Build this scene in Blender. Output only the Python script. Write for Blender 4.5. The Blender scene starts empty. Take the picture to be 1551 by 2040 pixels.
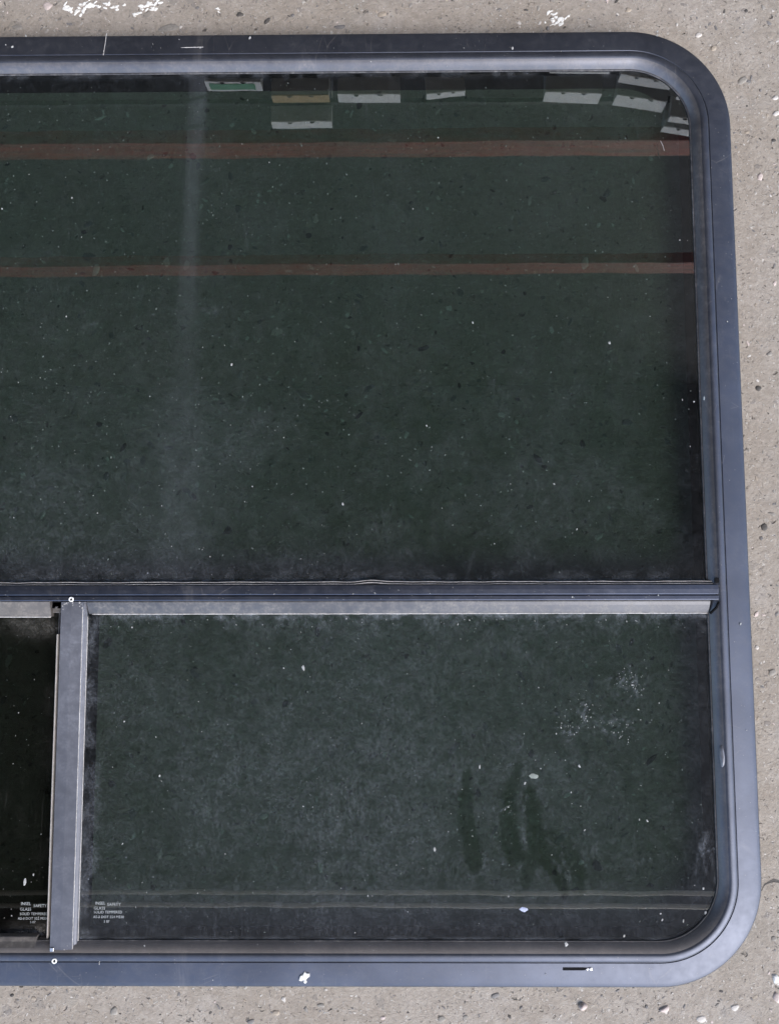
import bpy, bmesh, math, random
import numpy as np
from mathutils import Vector, Matrix, noise as mnoise

S = bpy.context.scene
COL = S.collection
R = math.radians
random.seed(7)
rng = np.random.default_rng(11)

# ---------------------------------------------------------------- camera
F = 0.036                      # height of the window's outer flange above the concrete (m)
GT = 0.0285                    # height of the top face of the fixed panes
CAM = Vector((0, 0, F + 0.77))
RX = Vector((0.99996041, -0.00225962, -0.00860699))
UP = Vector((0.0029778, 0.99643049, 0.08436474))
FW = Vector((-0.00838563, 0.08438703, -0.99639777))
cd = bpy.data.cameras.new('camera')
cd.sensor_fit = 'VERTICAL'
cd.sensor_height = 36.0
cd.sensor_width = 27.37
cd.lens = 36.0 * 1540 / 2040
cd.clip_start = 0.02
cd.clip_end = 500
cam = bpy.data.objects.new('camera', cd)
COL.objects.link(cam)
cam.matrix_world = Matrix(((RX.x, UP.x, -FW.x, CAM.x), (RX.y, UP.y, -FW.y, CAM.y),
                           (RX.z, UP.z, -FW.z, CAM.z), (0, 0, 0, 1)))
S.camera = cam

# ---------------------------------------------------------------- world, sun, exposure
SUN_EL, SUN_AZ = R(43), R(139)          # azimuth clockwise from +Y: from behind and to the right
w = bpy.data.worlds.new('World')
S.world = w
w.use_nodes = True
nt = w.node_tree
sky = nt.nodes.new('ShaderNodeTexSky')
sky.sky_type = 'NISHITA'
sky.sun_disc = False
sky.sun_elevation = SUN_EL
sky.sun_rotation = SUN_AZ
sky.air_density = 1.0
sky.dust_density = 1.2
sky.ozone_density = 1.0
bg = nt.nodes['Background']
nt.links.new(sky.outputs[0], bg.inputs[0])
bg.inputs[1].default_value = 0.15
sd = bpy.data.lights.new('sun', 'SUN')
sd.energy = 1.2
sd.angle = R(34)
sd.color = (1.0, 0.94, 0.86)
sun = bpy.data.objects.new('sun', sd)
COL.objects.link(sun)
dv = Vector((math.sin(SUN_AZ) * math.cos(SUN_EL), math.cos(SUN_AZ) * math.cos(SUN_EL), math.sin(SUN_EL)))
sun.rotation_euler = dv.to_track_quat('Z', 'Y').to_euler()
sun.location = dv * 20
S.view_settings.view_transform = 'Standard'
S.view_settings.look = 'None'
S.view_settings.exposure = 1.48
S.view_settings.gamma = 1
try:
    S.cycles.use_denoising = True
    S.cycles.max_bounces = 10
    S.cycles.transparent_max_bounces = 16
except Exception:
    pass


# ---------------------------------------------------------------- helpers
def spot(px, py, z=F):
    """where a point measured on the photograph lies on the horizontal plane at height z"""
    d = (px - 775.5) * RX - (py - 1020.0) * UP + 1540.0 * FW
    return CAM + d * ((z - CAM.z) / d.z)


def tag(o, label=None, cat=None, group=None, kind=None):
    for k, v in (('label', label), ('category', cat), ('group', group), ('kind', kind)):
        if v:
            o[k] = v
    return o


def link(name, me, mat=None, parent=None, smooth=False):
    o = bpy.data.objects.new(name, me)
    COL.objects.link(o)
    if mat is not None:
        for m in (mat if isinstance(mat, (list, tuple)) else [mat]):
            me.materials.append(m)
    if parent:
        o.parent = parent
    if smooth:
        me.polygons.foreach_set('use_smooth', [True] * len(me.polygons))
    return o


def mesh(name, v, f):
    me = bpy.data.meshes.new(name)
    me.from_pydata([tuple(p) for p in v], [], f)
    me.update()
    return me


def empty(name, loc=(0, 0, 0), rz=0):
    o = bpy.data.objects.new(name, None)
    o.empty_display_size = 0.05
    COL.objects.link(o)
    o.location = loc
    o.rotation_euler = (0, 0, rz)
    return o


class MB:
    def __init__(s):
        s.v, s.f = [], []

    def box(s, x0, x1, y0, y1, z0, z1):
        b = len(s.v)
        s.v += [(x, y, z) for z in (z0, z1) for y in (y0, y1) for x in (x0, x1)]
        s.f += [tuple(b + i for i in q) for q in
                ((0, 2, 3, 1), (4, 5, 7, 6), (0, 1, 5, 4), (2, 6, 7, 3), (0, 4, 6, 2), (1, 3, 7, 5))]
        return s

    def prism(s, prof, axis, a0, a1, n=1, wob=None):
        """closed profile of 2-D points swept straight along x or y"""
        b = len(s.v)
        m = len(prof)
        for i in range(n + 1):
            t = a0 + (a1 - a0) * i / n
            for (p, z) in prof:
                q = p + (wob(t, p) if wob else 0)
                s.v.append((t, q, z) if axis == 'x' else (q, t, z))
        for i in range(n):
            for j in range(m):
                k = (j + 1) % m
                s.f.append((b + i * m + j, b + i * m + k, b + (i + 1) * m + k, b + (i + 1) * m + j))
        s.f.append(tuple(b + j for j in range(m)))
        s.f.append(tuple(b + n * m + j for j in reversed(range(m))))
        return s

    def tube(s, pts, r, n=8):
        b = len(s.v)
        for i, p in enumerate(pts):
            p = Vector(p)
            d = (Vector(pts[min(i + 1, len(pts) - 1)]) - Vector(pts[max(i - 1, 0)])).normalized()
            u = d.cross(Vector((0, 0, 1)))
            u = u.normalized() if u.length > .01 else Vector((1, 0, 0))
            w_ = d.cross(u)
            for k in range(n):
                a = 2 * math.pi * k / n
                s.v.append(tuple(p + u * (r * math.cos(a)) + w_ * (r * math.sin(a))))
        for i in range(len(pts) - 1):
            for k in range(n):
                k2 = (k + 1) % n
                s.f.append((b + i * n + k, b + i * n + k2, b + (i + 1) * n + k2, b + (i + 1) * n + k))
        s.f.append(tuple(b + k for k in range(n)))
        e = b + (len(pts) - 1) * n
        s.f.append(tuple(e + k for k in reversed(range(n))))
        return s

    def lump(s, x, y, z, rx, ry, h, rot, n=8, jag=.25, rnd=random, rings=1, under=0.0):
        """irregular low lump: base outline, shoulder ring and crown"""
        b = len(s.v)
        rr = [1 + rnd.uniform(-jag, jag) for _ in range(n)]
        lev = [(1.0, -under), (0.86, h * .62)] + ([(0.5, h * .95)] if rings > 1 else [])
        ca, sa = math.cos(rot), math.sin(rot)
        tx, ty = rnd.uniform(-.25, .25), rnd.uniform(-.25, .25)
        for (q, hh) in lev:
            for k in range(n):
                a = 2 * math.pi * k / n
                px, py = rx * rr[k] * q * math.cos(a), ry * rr[k] * q * math.sin(a)
                tilt = 1 + (tx * math.cos(a) + ty * math.sin(a)) if hh > 0 else 1
                s.v.append((x + ca * px - sa * py, y + sa * px + ca * py, z + hh * tilt))
        s.v.append((x, y, z + h))
        m = len(lev)
        for l in range(m - 1):
            for k in range(n):
                k2 = (k + 1) % n
                s.f.append((b + l * n + k, b + l * n + k2, b + (l + 1) * n + k2, b + (l + 1) * n + k))
        c = b + m * n
        for k in range(n):
            s.f.append((b + (m - 1) * n + k, b + (m - 1) * n + (k + 1) % n, c))
        return s

    def build(s, name, mat, parent=None, smooth=False, bevel=0):
        me = mesh(name, s.v, s.f)
        bm = bmesh.new()
        bm.from_mesh(me)
        bmesh.ops.recalc_face_normals(bm, faces=bm.faces)
        bm.to_mesh(me)
        bm.free()
        o = link(name, me, mat, parent, smooth)
        if bevel:
            md = o.modifiers.new('edge', 'BEVEL')
            md.width = bevel
            md.segments = 2
            md.limit_method = 'ANGLE'
            md.angle_limit = R(40)
        return o


# ---------------------------------------------------------------- node helpers
def new_mat(name):
    m = bpy.data.materials.new(name)
    m.use_nodes = True
    t = m.node_tree
    for n in list(t.nodes):
        t.nodes.remove(n)
    out = t.nodes.new('ShaderNodeOutputMaterial')
    return m, t, out


class NG:
    def __init__(s, t):
        s.t = t
        s.tc = t.nodes.new('ShaderNodeTexCoord').outputs['Object']

    def n(s, typ, **kw):
        nd = s.t.nodes.new(typ)
        for k, v in kw.items():
            setattr(nd, k, v)
        return nd

    def put(s, sock, v):
        if hasattr(v, 'links'):
            s.t.links.new(v, sock)
        elif isinstance(v, (tuple, list)) and len(v) == 3 and sock.type == 'RGBA':
            sock.default_value = (*v, 1)
        else:
            sock.default_value = v

    def map(s, scale=(1, 1, 1), loc=(0, 0, 0), rot=(0, 0, 0), vec=None):
        m = s.n('ShaderNodeMapping')
        s.put(m.inputs[0], vec or s.tc)
        m.inputs[1].default_value = loc
        m.inputs[2].default_value = rot
        m.inputs[3].default_value = scale
        return m.outputs[0]

    def noise(s, scale, detail=4, rough=.55, vec=None, dist=0):
        m = s.n('ShaderNodeTexNoise')
        s.put(m.inputs['Vector'], vec or s.tc)
        m.inputs['Scale'].default_value = scale
        m.inputs['Detail'].default_value = detail
        m.inputs['Roughness'].default_value = rough
        m.inputs['Distortion'].default_value = dist
        return m.outputs['Fac']

    def vor(s, scale, vec=None, feature='F1', rnd=1.0):
        m = s.n('ShaderNodeTexVoronoi', feature=feature)
        s.put(m.inputs['Vector'], vec or s.tc)
        m.inputs['Scale'].default_value = scale
        m.inputs['Randomness'].default_value = rnd
        return m.outputs['Distance'], m.outputs.get('Color')

    def ramp(s, v, a, b, lo=0.0, hi=1.0, smooth=True):
        m = s.n('ShaderNodeMapRange', interpolation_type='SMOOTHSTEP' if smooth else 'LINEAR')
        s.put(m.inputs[0], v)
        for i, q in enumerate((a, b, lo, hi)):
            s.put(m.inputs[1 + i], q)
        return m.outputs[0]

    def math(s, op, a, b=0.0, c=0.0):
        m = s.n('ShaderNodeMath', operation=op)
        s.put(m.inputs[0], a)
        s.put(m.inputs[1], b)
        s.put(m.inputs[2], c)
        return m.outputs[0]

    def mix(s, f, a, b, mode='MIX'):
        m = s.n('ShaderNodeMix', data_type='RGBA', blend_type=mode)
        s.put(m.inputs[0], f)
        s.put(m.inputs[6], a)
        s.put(m.inputs[7], b)
        return m.outputs[2]

    def sep(s, v=None):
        m = s.n('ShaderNodeSeparateXYZ')
        s.put(m.inputs[0], v or s.tc)
        return m.outputs

    def rgb(s, c):
        m = s.n('ShaderNodeSeparateColor')
        s.put(m.inputs[0], c)
        return m.outputs

    def bump(s, h, dist, strength=1.0, nrm=None):
        m = s.n('ShaderNodeBump')
        m.inputs['Strength'].default_value = strength
        m.inputs['Distance'].default_value = dist
        s.put(m.inputs['Height'], h)
        if nrm:
            s.put(m.inputs['Normal'], nrm)
        return m.outputs[0]

    def pbsdf(s, col, rough, metal=0.0, nrm=None, spec=.5):
        p = s.n('ShaderNodeBsdfPrincipled')
        s.put(p.inputs['Base Color'], col)
        s.put(p.inputs['Roughness'], rough)
        s.put(p.inputs['Metallic'], metal)
        s.put(p.inputs['Specular IOR Level'], spec)
        if nrm:
            s.put(p.inputs['Normal'], nrm)
        return p.outputs[0]


def simple(name, col, rough=.6, metal=0.0, var=.25, scale=300, spec=.5):
    m, t, out = new_mat(name)
    g = NG(t)
    n = g.noise(scale, 4)
    n2 = g.noise(scale * .12, 3)
    f = g.math('ADD', g.math('MULTIPLY', n, .6), g.math('MULTIPLY', n2, .4))
    c = g.mix(g.ramp(f, .3, .7), tuple(x * (1 - var) for x in col), tuple(min(1, x * (1 + var)) for x in col))
    t.links.new(g.pbsdf(c, rough, metal, spec=spec), out.inputs[0])
    return m


# ---------------------------------------------------------------- concrete
def concrete_material():
    m, t, out = new_mat('weathered_concrete')
    g = NG(t)
    wob = g.n('ShaderNodeTexNoise')
    g.put(wob.inputs['Vector'], g.tc)
    wob.inputs['Scale'].default_value = 170
    wob.inputs['Detail'].default_value = 3
    sub = g.n('ShaderNodeVectorMath', operation='SUBTRACT')
    g.put(sub.inputs[0], wob.outputs['Color'])
    sub.inputs[1].default_value = (.5, .5, .5)
    mad = g.n('ShaderNodeVectorMath', operation='MULTIPLY_ADD')
    g.put(mad.inputs[0], sub.outputs[0])
    mad.inputs[1].default_value = (.010, .010, 0)
    g.put(mad.inputs[2], g.tc)
    P = mad.outputs[0]
    broad = g.noise(5, 4)
    mid = g.noise(38, 4, .6)
    fine = g.noise(260, 5, .65)
    tiny = g.noise(1100, 3, .6)
    c = g.mix(g.ramp(broad, .35, .65), (.300, .268, .232), (.335, .305, .275))
    c = g.mix(g.ramp(mid, .42, .66, 0, .55), c, (.270, .240, .208))
    c = g.mix(g.ramp(mid, .50, .30, 0, .35), c, (.385, .352, .318))
    c = g.mix(g.ramp(fine, .48, .72, 0, .55), c, (.235, .208, .182))
    c = g.mix(g.ramp(fine, .48, .28, 0, .5), c, (.42, .39, .355))
    lump = g.noise(125, 4, .6, vec=P)
    c = g.mix(g.ramp(lump, .50, .70, 0, .45), c, (.225, .20, .175))
    c = g.mix(g.ramp(lump, .48, .30, 0, .45), c, (.41, .378, .345))
    c = g.mix(g.ramp(tiny, .52, .75, 0, .28), c, (.19, .168, .15))
    c = g.mix(g.ramp(tiny, .46, .26, 0, .35), c, (.48, .45, .415))
    c = g.mix(1.0, c, (1.03, 1.0, .965), 'MULTIPLY')
    st1 = g.noise(11, 5, .6, dist=.6)
    c = g.mix(g.ramp(st1, .52, .70, 0, .20), c, (.215, .195, .165))
    st2 = g.noise(17, 4, .6, vec=g.map(loc=(3, 5, 0)))
    c = g.mix(g.ramp(st2, .55, .72, 0, .30), c, (.40, .375, .355))
    h = g.math('ADD', g.math('MULTIPLY', fine, .5), g.math('MULTIPLY', tiny, .25))
    # aggregate showing in the worn face: cells picked by their random value
    for (sc, pick, rad, soft, cols, amt, dz) in (
            (62, .84, .36, .08, ((.20, .185, .17), (.33, .295, .25)), .45, .10),
            (135, .80, .34, .07, ((.17, .155, .15), (.43, .395, .355)), .50, .14),
            (300, .80, .36, .10, ((.12, .10, .09), (.55, .52, .48)), .60, .18),
            (560, .84, .40, .12, ((.10, .085, .075), (.62, .59, .55)), .65, .14)):
        d, k = g.vor(sc, P)
        ch = g.rgb(k)
        sel = g.ramp(ch[0], pick, pick + .015, 0, 1)
        size = g.ramp(ch[1], 0, 1, rad * .55, rad * 1.15)
        body = g.math('MULTIPLY', g.ramp(g.math('SUBTRACT', d, size), 0.0, -soft), sel)
        cc = g.mix(ch[2], cols[0], cols[1])
        c = g.mix(g.math('MULTIPLY', body, amt), c, cc)
        h = g.math('ADD', h, g.math('MULTIPLY', body, dz))
    # small open pores
    for (sc, pick) in ((95, .93), (210, .90), (420, .90)):
        d, k = g.vor(sc, g.map(vec=P, scale=(1, 1, 1), loc=(sc * .37, 1.3, 0)))
        ch = g.rgb(k)
        sel = g.ramp(ch[1], pick, pick + .01)
        hole = g.math('MULTIPLY', g.ramp(d, .26, .12), sel)
        c = g.mix(g.math('MULTIPLY', hole, .45), c, (.115, .10, .085))
        h = g.math('SUBTRACT', h, g.math('MULTIPLY', hole, .9))
    nr = g.bump(h, .0022, .9)
    t.links.new(g.pbsdf(c, .85, 0, nr, .3), out.inputs[0])
    return m


M_CON = concrete_material()
fl = MB()
L = 60.0
fl.v = [(-L, -L, 0), (L, -L, 0), (L, L, 0), (-L, L, 0)]
fl.f = [(0, 1, 2, 3)]
floor = link('concrete_floor', mesh('concrete_floor', fl.v, fl.f), M_CON)
tag(floor, kind='structure')

# ---------------------------------------------------------------- added dark bay and the rack, mirrored by the glass
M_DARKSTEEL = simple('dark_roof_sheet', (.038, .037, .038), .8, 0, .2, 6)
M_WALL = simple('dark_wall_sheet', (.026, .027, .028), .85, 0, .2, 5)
M_PIPE = simple('pale_conduit', (.62, .60, .54), .5, 0, .08, 30)
M_ORANGE, _t, _o = new_mat('worn_rack_paint')
_g = NG(_t)
_n = _g.noise(9, 5, .65, vec=_g.map((.35, 3, 9)))
_c = _g.mix(_g.ramp(_n, .38, .66), (.27, .055, .034), (.13, .055, .040))
_c = _g.mix(_g.ramp(_g.noise(4, 4, .7, vec=_g.map((.5, 1, 26))), .55, .7, 0, .5), _c, (.38, .16, .075))
_t.links.new(_g.pbsdf(_c, .5), _o.inputs[0])
M_RAIL = simple('dark_shelf_rail', (.035, .035, .035), .6, 0, .2, 40)
M_WHITE = simple('white_card', (.90, .90, .89), .6, 0, .05, 25)
M_CARD = simple('grey_card', (.46, .47, .45), .8, 0, .15, 25)
M_TAN = simple('tan_card', (.50, .36, .20), .75, 0, .1, 25)
M_GREEN = simple('green_card', (.20, .44, .29), .6, 0, .1, 25)

bay = empty('unseen_dark_bay', (0, 2.2, 0))
tag(bay, 'unseen dark wall and roof added as the darkness mirrored in the upper glass', 'building')
MB().box(-12, 3.6, 0.0, .25, 0, 8.0).build('wall', M_WALL, bay)  # added out of view; stops short so the right flange mirrors sky
MB().box(-12, 3.62, -6.2, .25, 8.003, 8.15).build('roof', M_DARKSTEEL, bay)  # unseen roof, sized so the panes mirror dark and the flanges sky
for y in (-5.47, -5.595):
    MB().tube([(-9, y, 7.6), (3.5, y, 7.6)], .023, 12).build('conduit', M_PIPE, bay, True)
for x in (-7.4, -3.9, 3.3):
    MB().box(x - .015, x + .015, -5.65, -5.42, 7.624, 8.0).build('hanger', M_RAIL, bay)

rack = empty('pallet_rack', (0, 1.5, 0))
tag(rack, 'orange beamed pallet rack mirrored as two red bands across the upper pane', 'rack')
for (z0, z1) in ((1.806, 1.926), (2.855, 3.015)):
    dz = z1 - z0
    MB().prism([(0, z0), (.05, z0), (.05, z1), (.012, z1), (.012, z1 - dz * .30), (0, z1 - dz * .34)], 'x', -2.2, 2.2).build(
        'beam', M_ORANGE, rack, bevel=.003)
for x in (-2.25, 2.25):
    for y in (.0, .55):
        MB().box(x - .05, x + .05, y, y + .07, 0, 3.4).build('upright', M_RAIL, rack, bevel=.004)
LV = (1.43, 1.53, 1.675)
for z in LV:
    for y in (.05, .14):
        MB().box(-2.2, 2.2, y, y + .015, z - .014, z).build('shelf_rail', M_RAIL, rack)
for x in (-2.205, 2.205):
    MB().box(x - .004, x + .004, -.03, .56, 1.40, 1.69).build('rail_bracket', M_RAIL, rack)


def tray(fl_, fr_, z, h, mat, label, depth=.26, front_inset=None):
    """shallow open tray: underside, three low walls and a bright front panel; rests on the shelf rails"""
    a, b = Vector(fl_), Vector(fr_)
    wd = (b - a).length
    rz = math.atan2(b.y - a.y, b.x - a.x)
    t = empty('parts_tray', (a.x, a.y, z), rz)
    tag(t, label, 'tray', 'shallow trays on the rack shelf')
    m = MB()
    m.box(0, wd, .004, depth, 0, .004)
    m.box(0, .004, .004, depth, .004, h * .9)
    m.box(wd - .004, wd, .004, depth, .004, h * .9)
    m.box(.004, wd - .004, depth - .004, depth, .004, h * .9)
    m.build('tray_body', M_CARD, t)
    MB().box(0, wd, 0, .0036, 0, h).build('front_panel', mat if front_inset is None else M_WHITE, t)
    if front_inset:
        MB().box(.012, wd - .02, -.002, -.0004, .008, h - .01).build('label_card', front_inset, t)
    for q in (.27, .64):
        MB().lump(wd * (q + .04), -.001, .002, wd * .045, .003, .004, 0, 8, .2).build('latch', M_RAIL, t)
    return t


# ---------------------------------------------------------------- frame materials
def frame_material(name, base, rough, dustamt, metal=.85, dustcol=(.42, .39, .36), coat=0.0, streak=.09, low=0.0):
    m, t, out = new_mat(name)
    g = NG(t)
    n1 = g.noise(14, 4)
    n2 = g.noise(420, 4, .6)
    n3 = g.noise(120, 4, .6)
    c = g.mix(g.ramp(n1, .3, .7), tuple(x * .86 for x in base), tuple(x * 1.1 for x in base))
    rg = g.math('ADD', rough, g.math('MULTIPLY', g.math('SUBTRACT', n3, .5), .16))
    nr = g.bump(n2, .00012, .25)
    metalb = g.pbsdf(c, rg, metal, nr, .5)
    # film of dust: patches, fine grain, small specks; a pale streak also crosses the frame and the pane
    film = g.math('MULTIPLY', g.ramp(n3, .30, .75), g.ramp(n2, .25, .75))
    film = g.math('MULTIPLY', film, g.ramp(n1, .2, .8, .5, 1.5))
    d, k = g.vor(330)
    ch = g.rgb(k)
    sp = g.math('MULTIPLY', g.ramp(d, .22, .08), g.ramp(ch[0], .955, .96))
    x = g.sep()[0]
    st = g.ramp(g.math('ABSOLUTE', g.math('ADD', x, .2055)), .010, .0, 0, streak)
    st = g.math('MULTIPLY', st, g.ramp(g.noise(60, 3, vec=g.map((6, .6, 1))), .3, .7))
    f = g.math('ADD', g.math('MULTIPLY_ADD', film, dustamt, g.math('MULTIPLY', g.ramp(g.sep()[1], -.315, -.365, coat, coat + low), g.ramp(n1, .2, .8, .75, 1.25))), g.math('ADD', g.math('MULTIPLY', sp, .3), st))
    # fine scratches
    s1 = g.vor(55, g.map((1, .06, 1), rot=(0, 0, .5)), 'DISTANCE_TO_EDGE')[0]
    scr = g.math('MULTIPLY', g.ramp(s1, .012, .0), g.ramp(g.noise(22, 2), .56, .66))
    s2 = g.vor(30, g.map((.5, 1, 1), rot=(0, 0, -.9)), 'DISTANCE_TO_EDGE')[0]
    scr2 = g.math('MULTIPLY', g.ramp(s2, .006, .0), g.ramp(g.noise(31, 3), .58, .66))
    scuff = g.math('MULTIPLY', g.ramp(g.noise(26, 5, .7), .58, .74), g.ramp(n2, .35, .65))
    f = g.math('ADD', f, g.math('MULTIPLY_ADD', scr2, .14, g.math('MULTIPLY', scuff, .06)))
    f = g.math('MINIMUM', g.math('ADD', f, g.math('MULTIPLY', scr, .10)), .9)
    dif = g.n('ShaderNodeBsdfDiffuse')
    g.put(dif.inputs[0], dustcol)
    mx = g.n('ShaderNodeMixShader')
    g.put(mx.inputs[0], f)
    t.links.new(metalb, mx.inputs[1])
    t.links.new(dif.outputs[0], mx.inputs[2])
    t.links.new(mx.outputs[0], out.inputs[0])
    return m


M_FRAME = frame_material('satin_black_anodised', (.074, .083, .110), .47, .045, coat=.012)
M_RIM = frame_material('grimy_rim', (.10, .105, .125), .42, .25, dustcol=(.29, .262, .245), coat=.12, low=.62)
M_BAR = frame_material('satin_black_bar', (.080, .090, .122), .36, .05)
M_DIV = frame_material('grey_bar', (.115, .12, .14), .42, .26, dustcol=(.265, .27, .305), coat=.26, streak=0)
M_LIP = frame_material('dusty_bevel', (.070, .073, .084), .40, .50, dustcol=(.25, .235, .22), coat=.16, streak=.02)
M_TRACK = frame_material('dusty_track', (.09, .085, .085), .5, .5, .5, (.27, .245, .22), coat=.22, streak=0)
M_RUBBER = simple('black_rubber', (.008, .008, .009), .8, 0, .3, 400, spec=.08)
M_GREYRUB = frame_material('dusty_rubber', (.03, .03, .035), .6, .35, 0, (.40, .385, .38))
M_PALE = simple('pale_dusty_edge', (.42, .40, .39), .7, 0, .35, 500)
M_CREAM = simple('cream_seal', (.52, .48, .44), .6, 0, .15, 300)
M_STEEL = simple('bright_metal', (.75, .75, .76), .3, .9, .1, 500)
M_CHIP = simple('white_chip', (.78, .77, .74), .7, 0, .12, 900)
M_SPECK = simple('pale_speck', (.34, .34, .33), .8, 0, .4, 400)
M_INK = simple('etched_white', (.37, .39, .39), .8, 0, .45, 900)


def frame_path(o, x0, x1, y0, y1, rt=.105, rb=.101, n=28):
    """rounded rectangle inset by o from the outer edge, counter-clockwise"""
    P = []
    for (cx, cy, r, a0) in ((x1 - rb, y0 + rb, rb, -90), (x1 - rt, y1 - rt, rt, 0), (x0 + rt, y1 - rt, rt, 90), (x0 + rb, y0 + rb, rb, 180)):
        for i in range(n + 1):
            a = R(a0 + 90 * i / n)
            P.append((cx + (r - o) * math.cos(a), cy + (r - o) * math.sin(a)))
    return P


X0, X1, Y0, Y1 = -.86, .3505, -.390, .575


def sweep(prof, closed=False):
    rings = [frame_path(o, X0, X1, Y0, Y1) for (o, z) in prof]
    m = len(rings[0])
    v, f = [], []
    for (o, z), ring in zip(prof, rings):
        v += [(x, y, F + z) for x, y in ring]
    q = len(prof)
    for i in range(q if closed else q - 1):
        i2 = (i + 1) % q
        for k in range(m):
            k2 = (k + 1) % m
            f.append((i * m + k, i * m + k2, i2 * m + k2, i2 * m + k))
    return v, f


win = empty('vehicle_window')
tag(win, 'large black framed window with rounded corners and tinted panes lying on concrete', 'window')

prof = [(.0, -.0075), (.0, -.0048), (.0005, -.0040), (.0015, -.0034), (.005, -.0026), (.012, -.0014), (.0195, -.0005), (.0238, -.0001),
        (.0241, -.0003), (.0244, -.0007), (.0248, -.0006), (.0252, .0002), (.0258, .0008), (.0266, .0012),
        (.0290, .0015), (.0308, .0016), (.0320, .0013), (.0330, .0007), (.0343, .0000), (.0360, -.0012), (.0378, -.0029), (.0394, -.0050), (.0405, -.0068),
        (.0410, -.0073), (.0400, -.0098), (.030, -.0098), (.004, -.0088)]
v, f = sweep(prof, True)
fr = MB()
fr.v, fr.f = v, f
o = fr.build('frame', [M_FRAME, M_RIM], win, True)
for pl in o.data.polygons:                         # the inner rim is coated with settled grime
    k_ = min(pl.vertices) // (len(o.data.vertices) // len(prof))
    if 17 <= k_ <= 23:
        pl.material_index = 1
o.data.set_sharp_from_angle(angle=R(28))
# thin glazing lip between bevel and glass, and the black clamp ring below
v, f = sweep([(.0404, -.0072), (.0408, -.0062), (.0416, -.0062), (.0421, -.0071), (.0419, -.0074)], True)
g_ = MB(); g_.v, g_.f = v, f
g_.build('glazing_lip', M_GREYRUB, win, True)
v, f = sweep([(.0405, -.0119), (.0424, -.0119), (.0424, -.0340), (.0426, -.0358), (.034, -.0358), (.034, -.0119)], True)
g_ = MB(); g_.v, g_.f = v, f
g_.build('clamp_ring', M_RUBBER, win)


# ---------------------------------------------------------------- glass
def glass_material(name, tint, refl, dustcol=(.50, .54, .61)):
    m, t, out = new_mat(name)
    g = NG(t)
    tr = g.n('ShaderNodeBsdfTransparent')
    g.put(tr.inputs[0], tint)
    gl = g.n('ShaderNodeBsdfGlossy')
    g.put(gl.inputs[0], (.97, .985, 1.0))
    gl.inputs['Roughness'].default_value = 0.008
    wav = g.bump(g.noise(7, 2), .00035, .35)
    g.put(gl.inputs['Normal'], wav)
    lw = g.n('ShaderNodeLayerWeight')           # Schlick's curve, the same from both sides of the pane
    lw.inputs[0].default_value = .5
    f0 = ((refl - 1) / (refl + 1)) ** 2
    mx = g.n('ShaderNodeMixShader')
    g.put(mx.inputs[0], g.math('MULTIPLY_ADD', g.math('POWER', lw.outputs['Facing'], 5.0), 1 - f0, f0))
    t.links.new(tr.outputs[0], mx.inputs[1])
    t.links.new(gl.outputs[0], mx.inputs[2])
    at = g.n('ShaderNodeAttribute', attribute_name='dust')
    grain = g.noise(360, 5, .7, vec=g.map((1.2, .85, 1)))
    grain2 = g.noise(1300, 2, .6)
    clot = g.noise(85, 4, .65)
    f = g.math('MULTIPLY', at.outputs['Fac'], g.ramp(grain, .34, .76, .5, 1.75))
    f = g.math('MULTIPLY', f, g.ramp(grain2, .3, .7, .65, 1.35))
    f = g.math('MULTIPLY', f, g.ramp(clot, .25, .75, .55, 1.5))
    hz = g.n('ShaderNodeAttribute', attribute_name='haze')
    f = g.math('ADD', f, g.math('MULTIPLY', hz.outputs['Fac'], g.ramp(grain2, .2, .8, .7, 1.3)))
    # specks
    for (sc, pk, amt) in ((430, .965, 7.0), (240, .975, 6.0), (760, .955, 6.0)):
        d, k = g.vor(sc, g.map((1.15, .8, 1), loc=(sc * .013, .2, 0)))
        ch = g.rgb(k)
        s_ = g.math('MULTIPLY', g.ramp(d, .26, .05), g.ramp(ch[0], pk, pk + .006))
        s_ = g.math('MULTIPLY', s_, g.math('MULTIPLY', ch[1], amt))
        f = g.math('ADD', f, g.math('MULTIPLY', s_, g.math('ADD', g.math('MULTIPLY', at.outputs['Fac'], .8), .008)))
    # faint rub marks
    s1 = g.vor(34, g.map((1.6, .16, 1), rot=(0, 0, .12)), 'DISTANCE_TO_EDGE')[0]
    rub = g.math('MULTIPLY', g.ramp(s1, .02, .0), g.ramp(g.noise(25, 3), .52, .66, 0, .016))
    f = g.math('MINIMUM', g.math('ADD', f, rub), .85)
    dif = g.n('ShaderNodeBsdfDiffuse')
    g.put(dif.inputs[0], dustcol)
    mx2 = g.n('ShaderNodeMixShader')
    g.put(mx2.inputs[0], f)
    t.links.new(mx.outputs[0], mx2.inputs[1])
    t.links.new(dif.outputs[0], mx2.inputs[2])
    t.links.new(mx2.outputs[0], out.inputs[0])
    return m


def clear_under(name, tint):
    m, t, out = new_mat(name)
    g = NG(t)
    tr = g.n('ShaderNodeBsdfTransparent')
    c = g.mix(g.ramp(g.noise(4, 2), .3, .7), tuple(x * .985 for x in tint), tint)
    g.put(tr.inputs[0], c)
    t.links.new(tr.outputs[0], out.inputs[0])
    return m


M_GLASS = glass_material('tinted_glass', (.472, .545, .520), 2.0)
M_GLASS_U = clear_under('tinted_glass_underside', (.472, .545, .520))
M_SGLASS = glass_material('dark_tinted_glass', (.33, .37, .345), 1.55, (.50, .47, .43))
M_SGLASS_U = clear_under('dark_tinted_glass_underside', (.33, .37, .345))


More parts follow.
